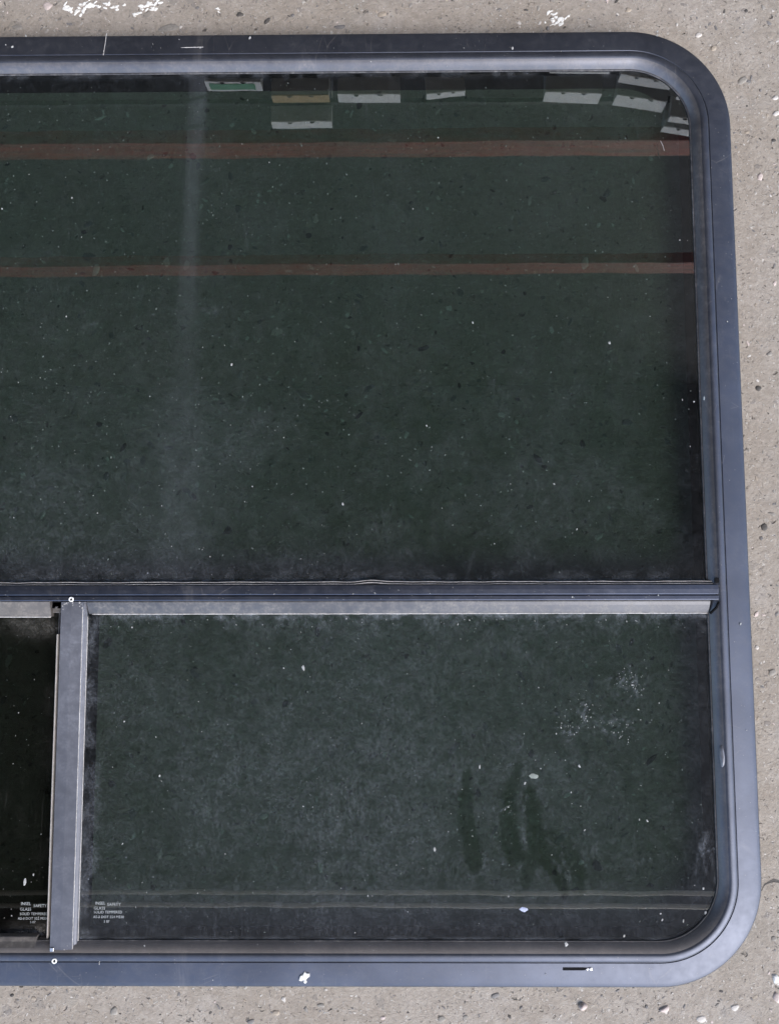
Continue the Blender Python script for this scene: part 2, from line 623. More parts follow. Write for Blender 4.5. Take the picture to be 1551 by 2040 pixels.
def vnoise(x, y, sc, seed):
    """cheap smooth value noise on arrays"""
    r_ = np.random.default_rng(seed)
    tab = r_.random((257, 257))
    a, b = (x * sc) % 256, (y * sc) % 256
    i, j = np.floor(a).astype(int), np.floor(b).astype(int)
    u, v_ = a - i, b - j
    u, v_ = u * u * (3 - 2 * u), v_ * v_ * (3 - 2 * v_)
    return (tab[i, j] * (1 - u) + tab[i + 1, j] * u) * (1 - v_) + (tab[i, j + 1] * (1 - u) + tab[i + 1, j + 1] * u) * v_


def sst(x, a, b):
    t = np.clip((x - a) / (b - a), 0, 1)
    return t * t * (3 - 2 * t)


def seg(x, y, p, q):
    """distance to a segment"""
    p, q = np.array(p[:2]), np.array(q[:2])
    d = q - p
    t = np.clip(((x - p[0]) * d[0] + (y - p[1]) * d[1]) / (d @ d), 0, 1)
    return np.hypot(x - p[0] - t * d[0], y - p[1] - t * d[1])


def pane(name, x0, x1, y0, y1, zt, th, mats, fn, step=.002):
    nx, ny = max(2, int((x1 - x0) / step)), max(2, int((y1 - y0) / step))
    gx, gy = np.meshgrid(np.linspace(x0, x1, nx), np.linspace(y0, y1, ny))
    top = np.stack([gx, gy, np.full_like(gx, zt)], -1).reshape(-1, 3)
    idx = np.arange(nx * ny).reshape(ny, nx)
    q = np.stack([idx[:-1, :-1], idx[:-1, 1:], idx[1:, 1:], idx[1:, :-1]], -1).reshape(-1, 4)
    nb = nx * ny
    low = np.array([(x0, y0, zt - th), (x1, y0, zt - th), (x1, y1, zt - th), (x0, y1, zt - th)])
    c = [int(idx[0, 0]), int(idx[0, -1]), int(idx[-1, -1]), int(idx[-1, 0])]
    faces = q.tolist() + [(nb + 3, nb + 2, nb + 1, nb)]
    edges = [idx[0, :], idx[:, -1], idx[-1, ::-1], idx[::-1, 0]]
    for k in range(4):
        a, b = nb + k, nb + (k + 1) % 4
        faces.append([a, b] + [int(i) for i in edges[k][::-1]])
    me = mesh(name, np.vstack([top, low]).tolist(), faces)
    mi = np.zeros(len(faces), dtype=np.int32)
    mi[len(q):] = 1
    o = link(name, me, mats, win)
    me.polygons.foreach_set('material_index', mi)
    at = me.attributes.new('dust', 'FLOAT', 'POINT')
    d = fn(gx, gy)
    d, hz = d if isinstance(d, tuple) else (d, gx * 0)
    at.data.foreach_set('value', np.concatenate([d.ravel(), np.zeros(4)]).astype(np.float32))
    at = me.attributes.new('haze', 'FLOAT', 'POINT')
    at.data.foreach_set('value', np.concatenate([hz.ravel(), np.zeros(4)]).astype(np.float32))
    return o


def P2(px, py, z=GT):
    p = spot(px, py, z)
    return (p.x, p.y)


def dust_upper(x, y):
    n = vnoise(x + 3, y + 3, 14, 1) * .5 + vnoise(x + 3, y + 3, 38, 2) * .3 + vnoise(x + 3, y + 3, 110, 3) * .2
    d = .0065 + .006 * sst(n, .3, .8)
    d += .012 * sst(-y, -.34, -.02) * sst(n, .2, .7)                  # dirtier towards the bar
    d += .010 * sst(-x, -.05, .33) * sst(-y, -.36, -.05)
    # long pale streak
    a, b, c = P2(392, 140), P2(380, 480), P2(352, 1120)
    k = np.where(y > b[1], np.interp(y, [b[1], a[1]], [b[0], a[0]]), np.interp(y, [c[1], b[1]], [c[0], b[0]]))
    wd = np.interp(y, [c[1], b[1], a[1]], [.028, .011, .0085])
    u = (x - k) / wd
    core = np.exp(-(u * 1.4) ** 2) * .6 + .4 * sst(1 - np.abs(u), 0, .35)
    strk = .65 + .7 * vnoise(x + 3, y * .05 + 3, 420, 7)
    hz = .036 * core * (.55 + .75 * vnoise(x + 3, y * .02 + 3, 620, 7)) * np.interp(y, [c[1], b[1] - .1, b[1], a[1]], [.22, .34, .85, 1.0])
    e = P2(408, 150)
    hz += .035 * np.exp(-((x - e[0]) / .003) ** 2) * sst(y, .40, .52) * strk
    for (py, ln) in ((196, .012), (252, .013)):                       # two nicks across the streak
        p = P2(370, py + 4); q = P2(412, py - 5)
        hz *= 1 - .6 * sst(-seg(x, y, p, q), -.0028, -.0012)
    p = P2(360, 1000)
    hz += .010 * np.exp(-(((x - p[0]) / .05) ** 2 + ((y - p[1]) / .09) ** 2)) * (.5 + vnoise(x + 3, y + 3, 70, 8))
    # arc of wiped marks on the left
    for (x1, y1, x2, y2, r_, am) in ((150, 655, 270, 625, .003, .03), (270, 630, 440, 612, .002, .035), (340, 620, 440, 622, .004, .02), (0, 520, 120, 515, .02, .01)):
        d += am * sst(-seg(x, y, P2(x1, y1), P2(x2, y2)), -r_, 0) * sst(vnoise(x + 3, y + 3, 260, 9), .45, .8)
    # settled along the edges
    d += .05 * sst(y, .524, .535) * sst(vnoise(x + 3, y + 3, 130, 10), .35, .7)
    hz += .010 * sst(-y, -.035, -.008) + .003 * sst(x, .275, .30)  # pale haze painted on to lift the shade by the bar and right rim
    d += .10 * sst(-y, -.0005, .0035) + .04 * sst(-y, -.012, .002) * sst(vnoise(x + 3, y + 3, 90, 11), .4, .8)
    return d, hz


WIPES = [([(929, 1545), (927, 1590), (931, 1640), (938, 1690), (944, 1722)], (.0045, .0060, .0070, .0080, .0085), .80),
         ([(1030, 1535), (1019, 1570), (1013, 1620), (1014, 1665), (1024, 1705)], (.0060, .0065, .0080, .0100, .0090), .85),
         ([(1056, 1580), (1060, 1620), (1066, 1665), (1086, 1700), (1108, 1738), (1124, 1775)], (.0070, .0085, .0095, .0090, .0080, .0060), .88),
         ([(1074, 1662), (1106, 1668), (1132, 1692), (1148, 1730), (1152, 1772)], (.0050, .0065, .0070, .0075, .0060), .80),
         ([(1058, 1680), (1052, 1725), (1046, 1765)], (.0060, .0065, .0050), .75)]


def dust_lower(x, y):
    n = vnoise(x + 3, y + 3, 16, 21) * .5 + vnoise(x + 3, y + 3, 42, 22) * .3 + vnoise(x + 3, y + 3, 120, 23) * .2
    d = .020 + .012 * sst(n, .3, .8)
    d += .016 * np.exp(-(((x + .05) / .17) ** 2 + ((y + .22) / .11) ** 2))
    d *= 1 - .35 * sst(x, .16, .28)
    wob = (vnoise(x + 3, y + 3, 90, 51) - .5) * .004 + (vnoise(x + 3, y + 3, 300, 52) - .5) * .0022
    fib = .72 + .4 * vnoise(x + 3 + .25 * y, y * .04 + 3, 480, 53)
    for (line, rad, am) in WIPES:
        k = np.full(x.shape, -1.0)
        for j in range(len(line) - 1):
            p, q = np.array(P2(*line[j])), np.array(P2(*line[j + 1]))
            t = np.clip(((x - p[0]) * (q - p)[0] + (y - p[1]) * (q - p)[1]) / ((q - p) @ (q - p)), 0, 1)
            k = np.maximum(k, rad[j] + (rad[j + 1] - rad[j]) * t - np.hypot(x - p[0] - t * (q - p)[0], y - p[1] - t * (q - p)[1]))
        d *= 1 - am * np.clip(fib, 0, 1.1) * sst(k + wob, -.0026, .0022)
        d += .020 * np.exp(-((k + wob + .0028) / .0014) ** 2) * sst(vnoise(x + 3, y + 3, 240, 54), .5, .9)
    # pale rims left beside the wipes
    for (p, q) in (((1042, 1610), (1046, 1690)), ((1090, 1690), (1118, 1740)), ((958, 1700), (968, 1730)), ((1046, 1590), (1072, 1575))):
        d += .05 * sst(-seg(x, y, P2(*p), P2(*q)), -.0035, 0) * sst(vnoise(x + 3, y + 3, 300, 24), .35, .75)
    # dried water marks
    for (px, py, rx, ry, am) in ((1250, 1355, 34, 30, .10), (1165, 1420, 18, 28, .11), (1130, 1455, 14, 16, .13), (1225, 1450, 40, 24, .07), (1115, 1428, 12, 10, .08),
                                 (1010, 1610, 22, 8, .30), (1190, 1690, 120, 40, .02)):
        c = P2(px, py)
        e = np.exp(-(((x - c[0]) / (rx * .0005)) ** 2 + ((y - c[1]) / (ry * .0005)) ** 2))
        d += am * e * sst(vnoise(x + 3, y + 3, 330, 25), .58, .85)
    # bluish smear in the lower right corner
    for (p, q, r_, am) in (((1405, 1660), (1398, 1700), .005, .07), ((1395, 1690), (1408, 1745), .002, .06), ((1392, 1680), (1385, 1740), .002, .04), ((1412, 1690), (1425, 1760), .002, .05), ((1400, 1700), (1422, 1690), .001, .10)):
        d += am * sst(-seg(x, y, P2(*p), P2(*q)), -r_, 0)
    # vertical runs
    for px, am in ((434, .03), (474, .03), (640, .012), (860, .012), (255, .02)):
        c = P2(px, 1500)
        d += am * np.exp(-((x - c[0]) / .0016) ** 2) * sst(vnoise(x + 3, y + 3, 26, 26 + px), .45, .9)
    # dirt gathered along the edges
    d += .10 * sst(y, -.0435, -.0375) * sst(vnoise(x + 3, y + 3, 120, 31), .3, .65) + .03 * sst(y, -.060, -.042) * sst(vnoise(x + 3, y + 3, 200, 33), .4, .8)
    hz = .019 * sst(-y, .285, .320) + .012 * sst(x, .27, .30)  # even haze that brightens the frame's shade along the bottom and right
    d += .10 * sst(-y, .3445, .3485) * sst(vnoise(x + 3, y + 3, 60, 32), .25, .6)
    d += .06 * sst(-x, .286, .3) * sst(vnoise(x + 3, y + 3, 75, 34), .3, .7)
    return d, hz


def dust_slide(x, y):
    n = vnoise(x + 3, y + 3, 18, 41) * .6 + vnoise(x + 3, y + 3, 70, 42) * .4
    d = .003 + .010 * sst(n, .45, .85)
    c = spot(75, 1868, F - .014); e = np.exp(-(((x - c.x) / .022) ** 2 + ((y - c.y) / .010) ** 2))
    d += .32 * e * (.5 + vnoise(x + 3, y + 3, 140, 43))
    c = spot(80, 1245, F - .014); e = np.exp(-(((x - c.x) / .03) ** 2 + ((y - c.y) / .010) ** 2))
    d += .09 * e * (.4 + vnoise(x + 3, y + 3, 140, 44))
    d += .09 * sst(-y, .338, .350) * sst(vnoise(x + 3, y + 3, 90, 45), .2, .7)
    return d


pane('glass_pane', X0 + .035, .3130, -.0085, .5390, GT, .004, [M_GLASS, M_GLASS_U], dust_upper)
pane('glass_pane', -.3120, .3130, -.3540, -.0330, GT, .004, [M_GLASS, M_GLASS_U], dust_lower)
sp = pane('glass_pane', X0 + .035, -.3380, -.3560, -.0300, F - .014, .004, [M_SGLASS, M_SGLASS_U], dust_slide, .0022)
tag(sp, 'darker sliding pane set deeper')

# ---------------------------------------------------------------- horizontal bar
XL, XR = X0 + .033, .3183
bar = MB().prism([(-.0074, F - .0066), (-.0074, F - .0003), (-.0079, F + .0006), (-.0120, F + .0009), (-.0163, F + .0008), (-.0169, F + .0004), (-.0171, F - .0006), (-.0177, F - .0006),
                  (-.0180, F + .0004), (-.0186, F + .0008), (-.0218, F + .0008), (-.0225, F + .0004), (-.0228, F - .0004), (-.0228, F - .0066)], 'x', XL, XR).build('horizontal_bar', M_BAR, win)
MB().box(XL + .012, .310, -.0300, -.0125, .001, F - .0068).build('bar_web', M_RUBBER, win)


def bulge(x, p):
    b = .0019 * math.exp(-((x + .0225) / .014) ** 2)
    return b + .00018 * math.sin(x * 71) + .00012 * math.sin(x * 190 + 1) + .0002 * mnoise.noise((x * 60, 1.7, 0))


gk = MB().prism([(-.0070, F - .0073), (-.0070, F - .0020), (-.0064, F - .0016), (-.0058, F - .0020), (-.0055, F - .0042), (-.0050, F - .0042), (-.0047, F - .0034),
                 (-.0041, F - .0034), (-.0036, F - .0044), (-.0034, F - .0073)], 'x', XL, .3150, 420, lambda t, p: bulge(t, p) * (0 if p < -.0068 else 1)).build('bar_gasket', M_GREYRUB, win)
for (yy, zz, rr) in ((-.0044, F - .0033, .00042), (-.0066, F - .0017, .00038)):
    MB().tube([(XL + (.313 - XL) * i / 420, yy + bulge(XL + (.313 - XL) * i / 420, 0), zz) for i in range(421)], rr, 6).build('gasket_edge', M_PALE, win, True)
# bevelled lip over the fixed pane
lip = MB().prism([(-.0229, F - .0006), (-.0232, F - .0001), (-.0243, F - .0002), (-.0275, F - .0016), (-.0325, F - .0044), (-.0352, F - .0060), (-.0358, F - .0068), (-.0229, F - .0068)], 'x', -.3068, .3095, 60,
                 ).build('bar_lip', M_LIP, win)
MB().tube([(-.304 + .6125 * i / 300, -.0359 + .00022 * mnoise.noise((i * .35, 3, 0)), F - .0069) for i in range(301)], .00055, 6).build('lip_edge', M_PALE, win, True)
# left: track of the sliding pane, top and bottom, stopping at a notch
MB().prism([(-.0229, F - .0010), (-.0235, F - .0006), (-.0300, F - .0030), (-.0375, F - .0058), (-.0382, F - .0066), (-.0382, F - .0125), (-.0229, F - .0125)], 'x', XL + .01, -.3445).build('slide_track', M_TRACK, win)
MB().prism([(-.3560, F - .0016), (-.3545, F - .0010), (-.3490, F - .0046), (-.3455, F - .0058), (-.3448, F - .0066), (-.3448, F - .0125), (-.3560, F - .0125)], 'x', X0 + .06, -.3480).build('slide_track', M_TRACK, win)
MB().tube([(XL + .02 + (-.345 - XL - .02) * i / 120, -.0385 + .0003 * mnoise.noise((i * .4, 9, 0)), F - .0066) for i in range(121)], .0006, 6).build('lip_edge', M_PALE, win, True)
# corner blocks in the notches
MB().box(-.3442, -.3345, -.0345, -.0236, F - .0125, F - .0068).build('corner_block', M_TRACK, win, bevel=.0006)
MB().lump(-.3400, -.0290, F - .0068, .0022, .0014, .0016, .5, 7).build('packing', M_GREYRUB, win)
MB().box(-.3470, -.3375, -.3555, -.3475, F - .0125, F - .0075).build('corner_block', M_TRACK, win, bevel=.0006)

# ---------------------------------------------------------------- upright divider
YT, YB = -.0236, -.3585
div = MB().prism([(-.3330, F - .0115), (-.3330, F - .0014), (-.3326, F - .0008), (-.3220, F - .0004), (-.3116, F - .0008), (-.3110, F - .0016), (-.3110, F - .0030), (-.3104, F - .0036), (-.3087, F - .0042), (-.3082, F - .0050),
                  (-.3082, F - .0068), (-.3115, F - .0068), (-.3115, F - .0115)], 'y', YB, YT).build('upright_bar', M_DIV, win)
MB().tube([(-.3111 + .00018 * mnoise.noise((i * .5, 5, 0)), YT - .006 + (YB + .004 - YT + .006) * i / 160, F - .0012) for i in range(161)], .00042, 6).build('bar_edge', M_PALE, win, True)
MB().tube([(-.3079 + .0002 * mnoise.noise((i * .4, 6, 0)), -.0375 + (-.3490 + .0375) * i / 160, F - .0062) for i in range(161)], .00042, 6).build('bar_edge', M_PALE, win, True)
MB().box(-.3320, -.3070, -.3560, -.0300, .001, F - .0118).build('bar_web', M_RUBBER, win)
MB().prism([(-.3398, F - .0120), (-.3396, F - .0086), (-.3390, F - .0078), (-.3380, F - .0080), (-.3376, F - .0090), (-.3376, F - .0120)], 'y', -.3535, -.0560).build('pane_seal', M_CREAM, win)
MB().prism([(-.3386, F - .0120), (-.3382, F - .0088), (-.3372, F - .0088), (-.3370, F - .0120)], 'y', -.0558, -.0350).build('pane_seal', M_GREYRUB, win)
MB().box(-.3374, -.3331, -.3560, -.0300, F - .0128, F - .0118).build('seal_gap', M_RUBBER, win)
# dust left at both ends of the divider
ends = MB()
for i in range(46):
    top = i % 2
    x = random.uniform(-.3325, -.3115)
    y = YT - abs(random.gauss(0, .0025)) - .0006 if top else YB + abs(random.gauss(0, .0022)) + .0006
    r_ = random.uniform(.0002, .0008)
    ends.lump(x, y, F - .0007, r_ * 1.5, r_, r_ * .5, random.uniform(0, 3), 6)
tag(ends.build('end_dirt', M_PALE, win), kind='stuff')
tab = MB().box(-.3322, -.3285, YB + .0008, YB + .0058, F - .0007, F + .0002).build('end_tab', M_STEEL, win, bevel=.0003)

# ---------------------------------------------------------------- rivets, drain slot
for (x, y, z) in ((-.3222, -.0209, F + .0008), (-.3270, -.3640, F + .0012)):
    m = MB()
    n = 20
    for (r_, h_) in ((.0026, 0), (.0025, .0005), (.0020, .0009), (.0014, .0008), (.0011, .0002), (.0010, -.0006)):
        m.v += [(x + r_ * math.cos(2 * math.pi * k / n), y + r_ * math.sin(2 * math.pi * k / n), z + h_) for k in range(n)]
    for l in range(5):
        for k in range(n):
            m.f.append((l * n + k, l * n + (k + 1) % n, (l + 1) * n + (k + 1) % n, (l + 1) * n + k))
    rv = m.build('rivet', M_CHIP, win, True)
    k_ = MB()
    k_.v = [(x + .00105 * math.cos(2 * math.pi * k / 12), y + .00105 * math.sin(2 * math.pi * k / 12), z + .0001) for k in range(12)]
    k_.f = [tuple(range(12))]
    k_.build('rivet_hole', M_RUBBER, rv)
sx0, sx1, sy = .1572, .1860, -.3712
MB().box(sx0, sx1 - .0085, sy - .0013, sy + .0013, F - .004, F - .0002).build('drain_slot', M_RUBBER, win)
m = MB().box(sx1 - .0085, sx1 - .004, sy - .0010, sy + .0010, F - .004, F - .0001)
m.build('slot_cover', M_RUBBER, win)
m = MB()
for dx, r_ in ((-.0058, .0011), (-.0025, .0013), (-.0036, .0008)):
    m.lump(sx1 + dx, sy + .0001, F - .0003, r_ * 1.3, r_, .0007, 0, 8)
m.build('slot_tab', M_STEEL, win)
# black void and pale corner at the right end of the bar
e = spot(1427, 1156, F)
MB().box(e.x - .0022, e.x + .0016, e.y - .0026, e.y + .0022, F - .006, F + .0012).build('end_gap', M_RUBBER, win)
a = spot(1433, 1199, F); b = spot(1414, 1222, F - .004)
MB().tube([(a.x - .001, a.y, F + .0004), ((a.x + b.x) / 2 + .0005, (a.y + b.y) / 2, F - .0008), (b.x, b.y, F - .0046)], .0013, 8).build('end_gap', M_RUBBER, win)

# ---------------------------------------------------------------- etched marks on the glass
def etch(lines, z, parent):
    for (s_, px, py, cap) in lines:
        cu = bpy.data.curves.new('etched_text', 'FONT')
        cu.body = s_
        cu.size = cap / .70
        cu.resolution_u = 2
        to = bpy.data.objects.new('tmp', cu)
        COL.objects.link(to)
        dg = bpy.context.evaluated_depsgraph_get()
        me = bpy.data.meshes.new_from_object(to.evaluated_get(dg))
        bpy.data.objects.remove(to)
        me.materials.clear()
        p = spot(px, py, z)
        for v_ in me.vertices:
            v_.co.x += p.x
            v_.co.y += p.y
            v_.co.z = z + .00012
        link('etched_text', me, M_INK, parent)


lower = [o for o in win.children if o.name == 'glass_pane.001'][0]
etch([('INSEL', 190, 1802, .0028), ('SAFETY', 214, 1804.5, .0028), ('GLASS', 187, 1812, .0028), ('SOLID TEMPERED', 187, 1819.5, .0025), ('AS-3 DOT 554 M330', 186, 1829, .0024), ('5 87', 207, 1838, .0022)], GT, lower)
etch([('INSEL', 42, 1803, .0028), ('SAFETY', 67, 1807, .0028), ('GLASS', 40, 1814, .0028), ('SOLID TEMPERED', 40, 1823, .0025), ('AS-3 DOT 552 M330', 36, 1832, .0024), ('5 87', 60, 1839, .0022)], F - .014, sp)

# ---------------------------------------------------------------- trays (measured from their mirror images)
def mirror(px, py, z):
    p = spot(px, py, GT)
    d = p - CAM
    return Vector((p.x + d.x / -d.z * (z - GT), p.y + d.y / -d.z * (z - GT), z))


TR = [
    ((540, 242), (660, 242), 2, .037, M_WHITE, 'white fronted tray lowest in the mirror image, left of the others', None),
    ((541, 191), (655, 191), 1, .036, M_TAN, 'tan fronted tray mirrored just above the lowest white one', None),
    ((672, 188), (797, 188), 1, .043, M_WHITE, 'white fronted tray mirrored near the middle of the top edge', None),
    ((849, 188), (927, 181), 1, .026, M_WHITE, 'skewed white fronted tray mirrored right of the middle', None),
    ((408, 163), (519, 163), 1, .046, M_WHITE, 'green labelled tray mirrored beside the pale streak', M_GREEN),
    ((1086, 181), (1199, 186), 1, .052, M_WHITE, 'square set white fronted tray mirrored left of the tilted pair', None),
    ((1097, 133), (1217, 135), 0, .030, M_WHITE, 'white fronted tray mirrored half under the top rim', None),
    ((1228, 189), (1329, 204), 1, .051, M_WHITE, 'lower tray of the tilted pair mirrored near the corner', None),
    ((1236, 148), (1341, 164), 0, .036, M_WHITE, 'upper tray of the tilted pair mirrored near the corner', None),
    ((1322, 252), (1420, 266), 2, .032, M_WHITE, 'lowest tray mirrored against the right rim', None),
    ((1336, 231), (1430, 243), 1, .028, M_WHITE, 'faintly green tray mirrored above the lowest one by the right rim', None),
    ((1352, 188), (1440, 198), 0, .026, M_WHITE, 'tray mirrored highest against the right rim', None),
]
for (l, r_, lv, h, mt, lab, ins) in TR:
    z = LV[lv]
    A, B = mirror(*l, z), mirror(*r_, z)
    tray(A, B, z, h, mt, lab, .30 if A.y > 1.42 else .38, ins)

# ---------------------------------------------------------------- loose bits
def spot_on(px, py):
    """point on the window's face or panes"""
    p = spot(px, py, F)
    return p


chip = MB()
p = spot(606, 1948, F)
for (dx, dy, r_) in ((0, 0, .0040), (-.0028, -.0008, .0026), (.0024, .0022, .0024), (.0008, -.0036, .0020), (.0004, .0038, .0016)):
    chip.lump(p.x + dx, p.y + dy, F - .0012, r_ * 1.05, r_ * .85, .0016, random.uniform(0, 3), 9, .3)
tag(chip.build('paint_chip', M_CHIP), 'ragged white chip stuck on the bottom flange of the frame', 'chip')
p = spot(1404, 795, F - .004)
tag(MB().lump(p.x, p.y, F - .0046, .0022, .0046, .0016, .1, 12, .08, rings=2).build('dried_drop', simple('grey_drop', (.5, .52, .52), .35), None, True),
    'pale oval dried drop on the right inner rim above the bar', 'drop')
p = spot(1434, 1505, F - .004)
tag(MB().lump(p.x, p.y, F - .0008, .0026, .0110, .0022, .02, 16, .04, rings=2).build('rim_blister', simple('worn_shine', (.17, .175, .20), .50, .5, .2, 200), None, True),
    'long shiny raised blister on the right inner rim beside the lower pane', 'blister')
p = spot(597, 1880, F - .006)
m = MB()
for i in range(7):
    m.lump(p.x - .005 + i * .0018, p.y + random.uniform(-.0008, .0008) - .0012 * math.sin(i * .5), F - .0060, .0013, .0007, .0006, random.uniform(0, 3), 7, .3)
tag(m.build('lint_curl', M_CHIP), 'white curl of lint on the lower inner rim left of centre', 'lint')
p = spot(50, 1757, F - .014)
tag(MB().lump(p.x, p.y, F - .0139, .0013, .0034, .0004, -.15, 10, .15).build('paint_chip', M_SPECK), 'small pale flake on the dark sliding pane', 'chip')
p = spot(1062, 1546, GT)
tag(MB().lump(p.x, p.y, GT + .0001, .0044, .0026, .0004, -.1, 12, .12).build('paint_chip', simple('dull_flake', (.20, .225, .205), .7, 0, .4, 900)), 'dull oval flake above the finger wipes on the lower pane', 'chip')
p = spot(1043, 1811, GT)
tag(MB().lump(p.x, p.y, GT + .0001, .0042, .0024, .0005, -.2, 9, .25).build('paint_chip', simple('blue_flake', (.42, .46, .62), .6, 0, .3, 700)), 'bluish white flake near the foot of the lower pane', 'chip')

# specks lying on glass and frame: nobody could count them
sm = MB()
rs = random.Random(5)


def speck(px, py, z, s_=None, n=5):
    q = spot(px, py, z)
    r_ = s_ and s_ * .8 or min(.0009, .00018 + rs.expovariate(1 / .00013))
    sm.lump(q.x, q.y, z + .00005, r_ * rs.uniform(.7, 1.1), r_ * rs.uniform(.9, 1.9), r_ * .5, rs.gauss(0, .5), n, .35, rs)


for i in range(150):
    speck(rs.uniform(0, 1380), rs.uniform(160, 1145), GT)
for i in range(90):
    speck(rs.uniform(0, 700), rs.uniform(560, 1145), GT)
for i in range(190):
    speck(rs.uniform(185, 1400), rs.uniform(1235, 1860), GT)
for (cx_, cy_, sx_, sy_, n_) in ((1250, 1350, 14, 18, 34), (1262, 1375, 9, 6, 16), (1166, 1418, 9, 17, 30), (1130, 1452, 9, 10, 20), (1220, 1440, 34, 16, 40), (1245, 1468, 14, 6, 16), (1118, 1428, 8, 8, 10), (1008, 1612, 9, 5, 14)):
    for i in range(n_):
        speck(rs.gauss(cx_, sx_), rs.gauss(cy_, sy_), GT)
for i in range(34):
    speck(rs.uniform(0, 105), rs.uniform(1260, 1850), F - .014)
for i in range(70):
    speck(rs.uniform(200, 1390), 1232 + abs(rs.gauss(0, 8)), GT)
for i in range(36):
    speck(rs.uniform(0, 1300), rs.uniform(70, 132), F - .0002)
for i in range(46):
    speck(rs.uniform(0, 1400), rs.uniform(1169, 1195), F + .0008)
for i in range(40):
    speck(rs.uniform(0, 1300), rs.uniform(1880, 1960), F - .0006)
for i in range(22):
    y = rs.uniform(300, 1750)
    speck(1425 + (y - 300) * .036 + rs.uniform(-12, 35), y, F - .0006)
for (px, py, r_) in ((941, 643, .0016), (683, 1004, .0012), (461, 726, .0014), (1148, 1055, .0011), (1103, 964, .0012), (1213, 683, .0016), (872, 274, .0010), (604, 1330, .0018), (318, 1545, .0016), (866, 1692, .0017),
                     (248, 1437, .0012), (1242, 1864, .0016), (1288, 1635, .0014), (955, 1527, .0014), (1153, 1526, .0014), (1045, 1560, .0012), (1404, 1818, .0014), (1315, 1820, .0012), (1318, 1832, .0014), (1360, 1835, .0013),
                     (1358, 796, .0014), (1381, 800, .0012), (1400, 1770, .0012)):
    speck(px, py, GT, r_, 7)
for (px, py, r_) in ((25, 93, .0016), (12, 89, .0010), (52, 71, .0013), (498, 75, .0013), (1020, 97, .0016), (1308, 62, .0015), (1308, 70, .0010), (286, 112, .0012), (1440, 1209, .0012), (1414, 834, .0012), (1127, 1881, .0024), (1099, 1902, .0012)):
    speck(px, py, F - (.0012 if py > 1870 else .0008), r_, 7)
tag(sm.build('dust_specks', M_SPECK), 'scattered white dust specks on the panes and frame', 'dust', None, 'stuff')
big, sm = sm, MB()
for i in range(620):
    px = rs.uniform(0, 1385) if i % 3 else abs(rs.gauss(0, 380))
    speck(px, rs.uniform(165, 1150), GT, rs.uniform(.0003, .0009), 5)
for i in range(260):
    speck(rs.uniform(180, 1400), rs.uniform(1230, 1860), GT, rs.uniform(.0003, .0008), 5)
tag(sm.build('dull_grit', simple('dull_grit', (.085, .10, .092), .85, 0, .6, 300)), 'fine dull grit spread over both fixed panes', 'grit', None, 'stuff')
# hairline scratches standing as bright burrs on the top flange
m = MB()
for (x1, y1, x2, y2) in ((212, 66, 206, 110), (345, 95, 405, 94), (198, 1906, 198, 1922), (1315, 280, 1322, 300)):
    a, b = spot(x1, y1, F - .0012), spot(x2, y2, F - .0002)
    m.tube([tuple(a + Vector((0, 0, -.0006))), tuple((a + b) / 2 + Vector((.0004, 0, .0001))), tuple(b + Vector((0, 0, .0001)))], .00035, 6)
m.build('scratch', M_PALE, win)

# ---------------------------------------------------------------- ground details
M_ST = [simple('grey_stone', (.17, .16, .155), .8, 0, .2, 500), simple('tan_stone', (.33, .28, .225), .8, 0, .2, 500), simple('pale_stone', (.52, .485, .45), .75, 0, .15, 500),
        simple('dark_stone', (.075, .068, .062), .8, 0, .25, 500), simple('pink_stone', (.50, .42, .39), .75, 0, .15, 500), simple('mid_stone', (.255, .235, .21), .85, 0, .2, 400)]


def margin():
    while True:
        px, py = rs.uniform(-60, 1610), rs.uniform(-60, 2100)
        g_ = spot(px, py, 0)
        if py < 66 or py > 1962 or px > 1455 + (py > 200) * 0 + max(0, (py - 200)) * .040:
            return px, py, g_


# the larger stones of the aggregate, each one its own piece
for (px, py, rx, ry, rot, k, h) in ((36, 55, 13, 6, -.15, 5, .0004), (335, 56, 22, 9, .15, 5, .0004), (95, 12, 11, 9, .1, 4, .0004), (532, 42, 9, 4, .75, 3, .0010), (478, 29, 8, 5, .3, 3, .0008), (676, 54, 13, 5, .1, 0, .0005),
                                 (583, 31, 5, 4, 0, 0, .0006), (1047, 20, 5, 3, 0, 3, .0006), (1485, 22, 4, 4, 0, 3, .0006), (1478, 160, 12, 7, .6, 5, .0006), (1543, 195, 7, 5, .2, 2, .0008), (1513, 353, 6, 9, -.4, 4, .0007),
                                 (1545, 226, 9, 6, .3, 2, .0009), (1540, 280, 5, 4, 0, 3, .0006), (1510, 774, 6, 5, -.4, 3, .0009), (1521, 1050, 8, 8, .2, 3, .0008), (1532, 705, 7, 5, .5, 5, .0006), (1506, 1290, 5, 4, 0, 2, .0007),
                                 (1537, 1340, 9, 6, .5, 5, .0006), (1540, 1870, 6, 5, 0, 5, .0006), (228, 2015, 7, 9, .1, 5, .0009), (550, 2018, 8, 5, .1, 1, .0006), (24, 1983, 4, 3, .4, 3, .0007), (640, 2003, 8, 4, -.2, 5, .0006),
                                 (880, 2030, 9, 6, .2, 5, .0006), (1463, 2007, 8, 6, .3, 2, .0007), (1395, 2030, 9, 7, .2, 2, .0007), (985, 1983, 9, 5, .3, 0, .0005), (500, 2035, 8, 5, .3, 0, .0005), (1250, 20, 7, 5, .3, 1, .0006),
                                 (760, 28, 10, 6, .1, 1, .0004), (1390, 70, 9, 5, .4, 2, .0006), (1420, 96, 8, 6, .3, 1, .0006)):
    g_ = spot(px, py, 0)
    m = MB().lump(0, 0, 0, rx * .00053, ry * .00053, h, rot, 10, .22, rs, 2, .0005)
    o = m.build('stone', M_ST[k], floor, True)
    o.location = (g_.x, g_.y, .0001)

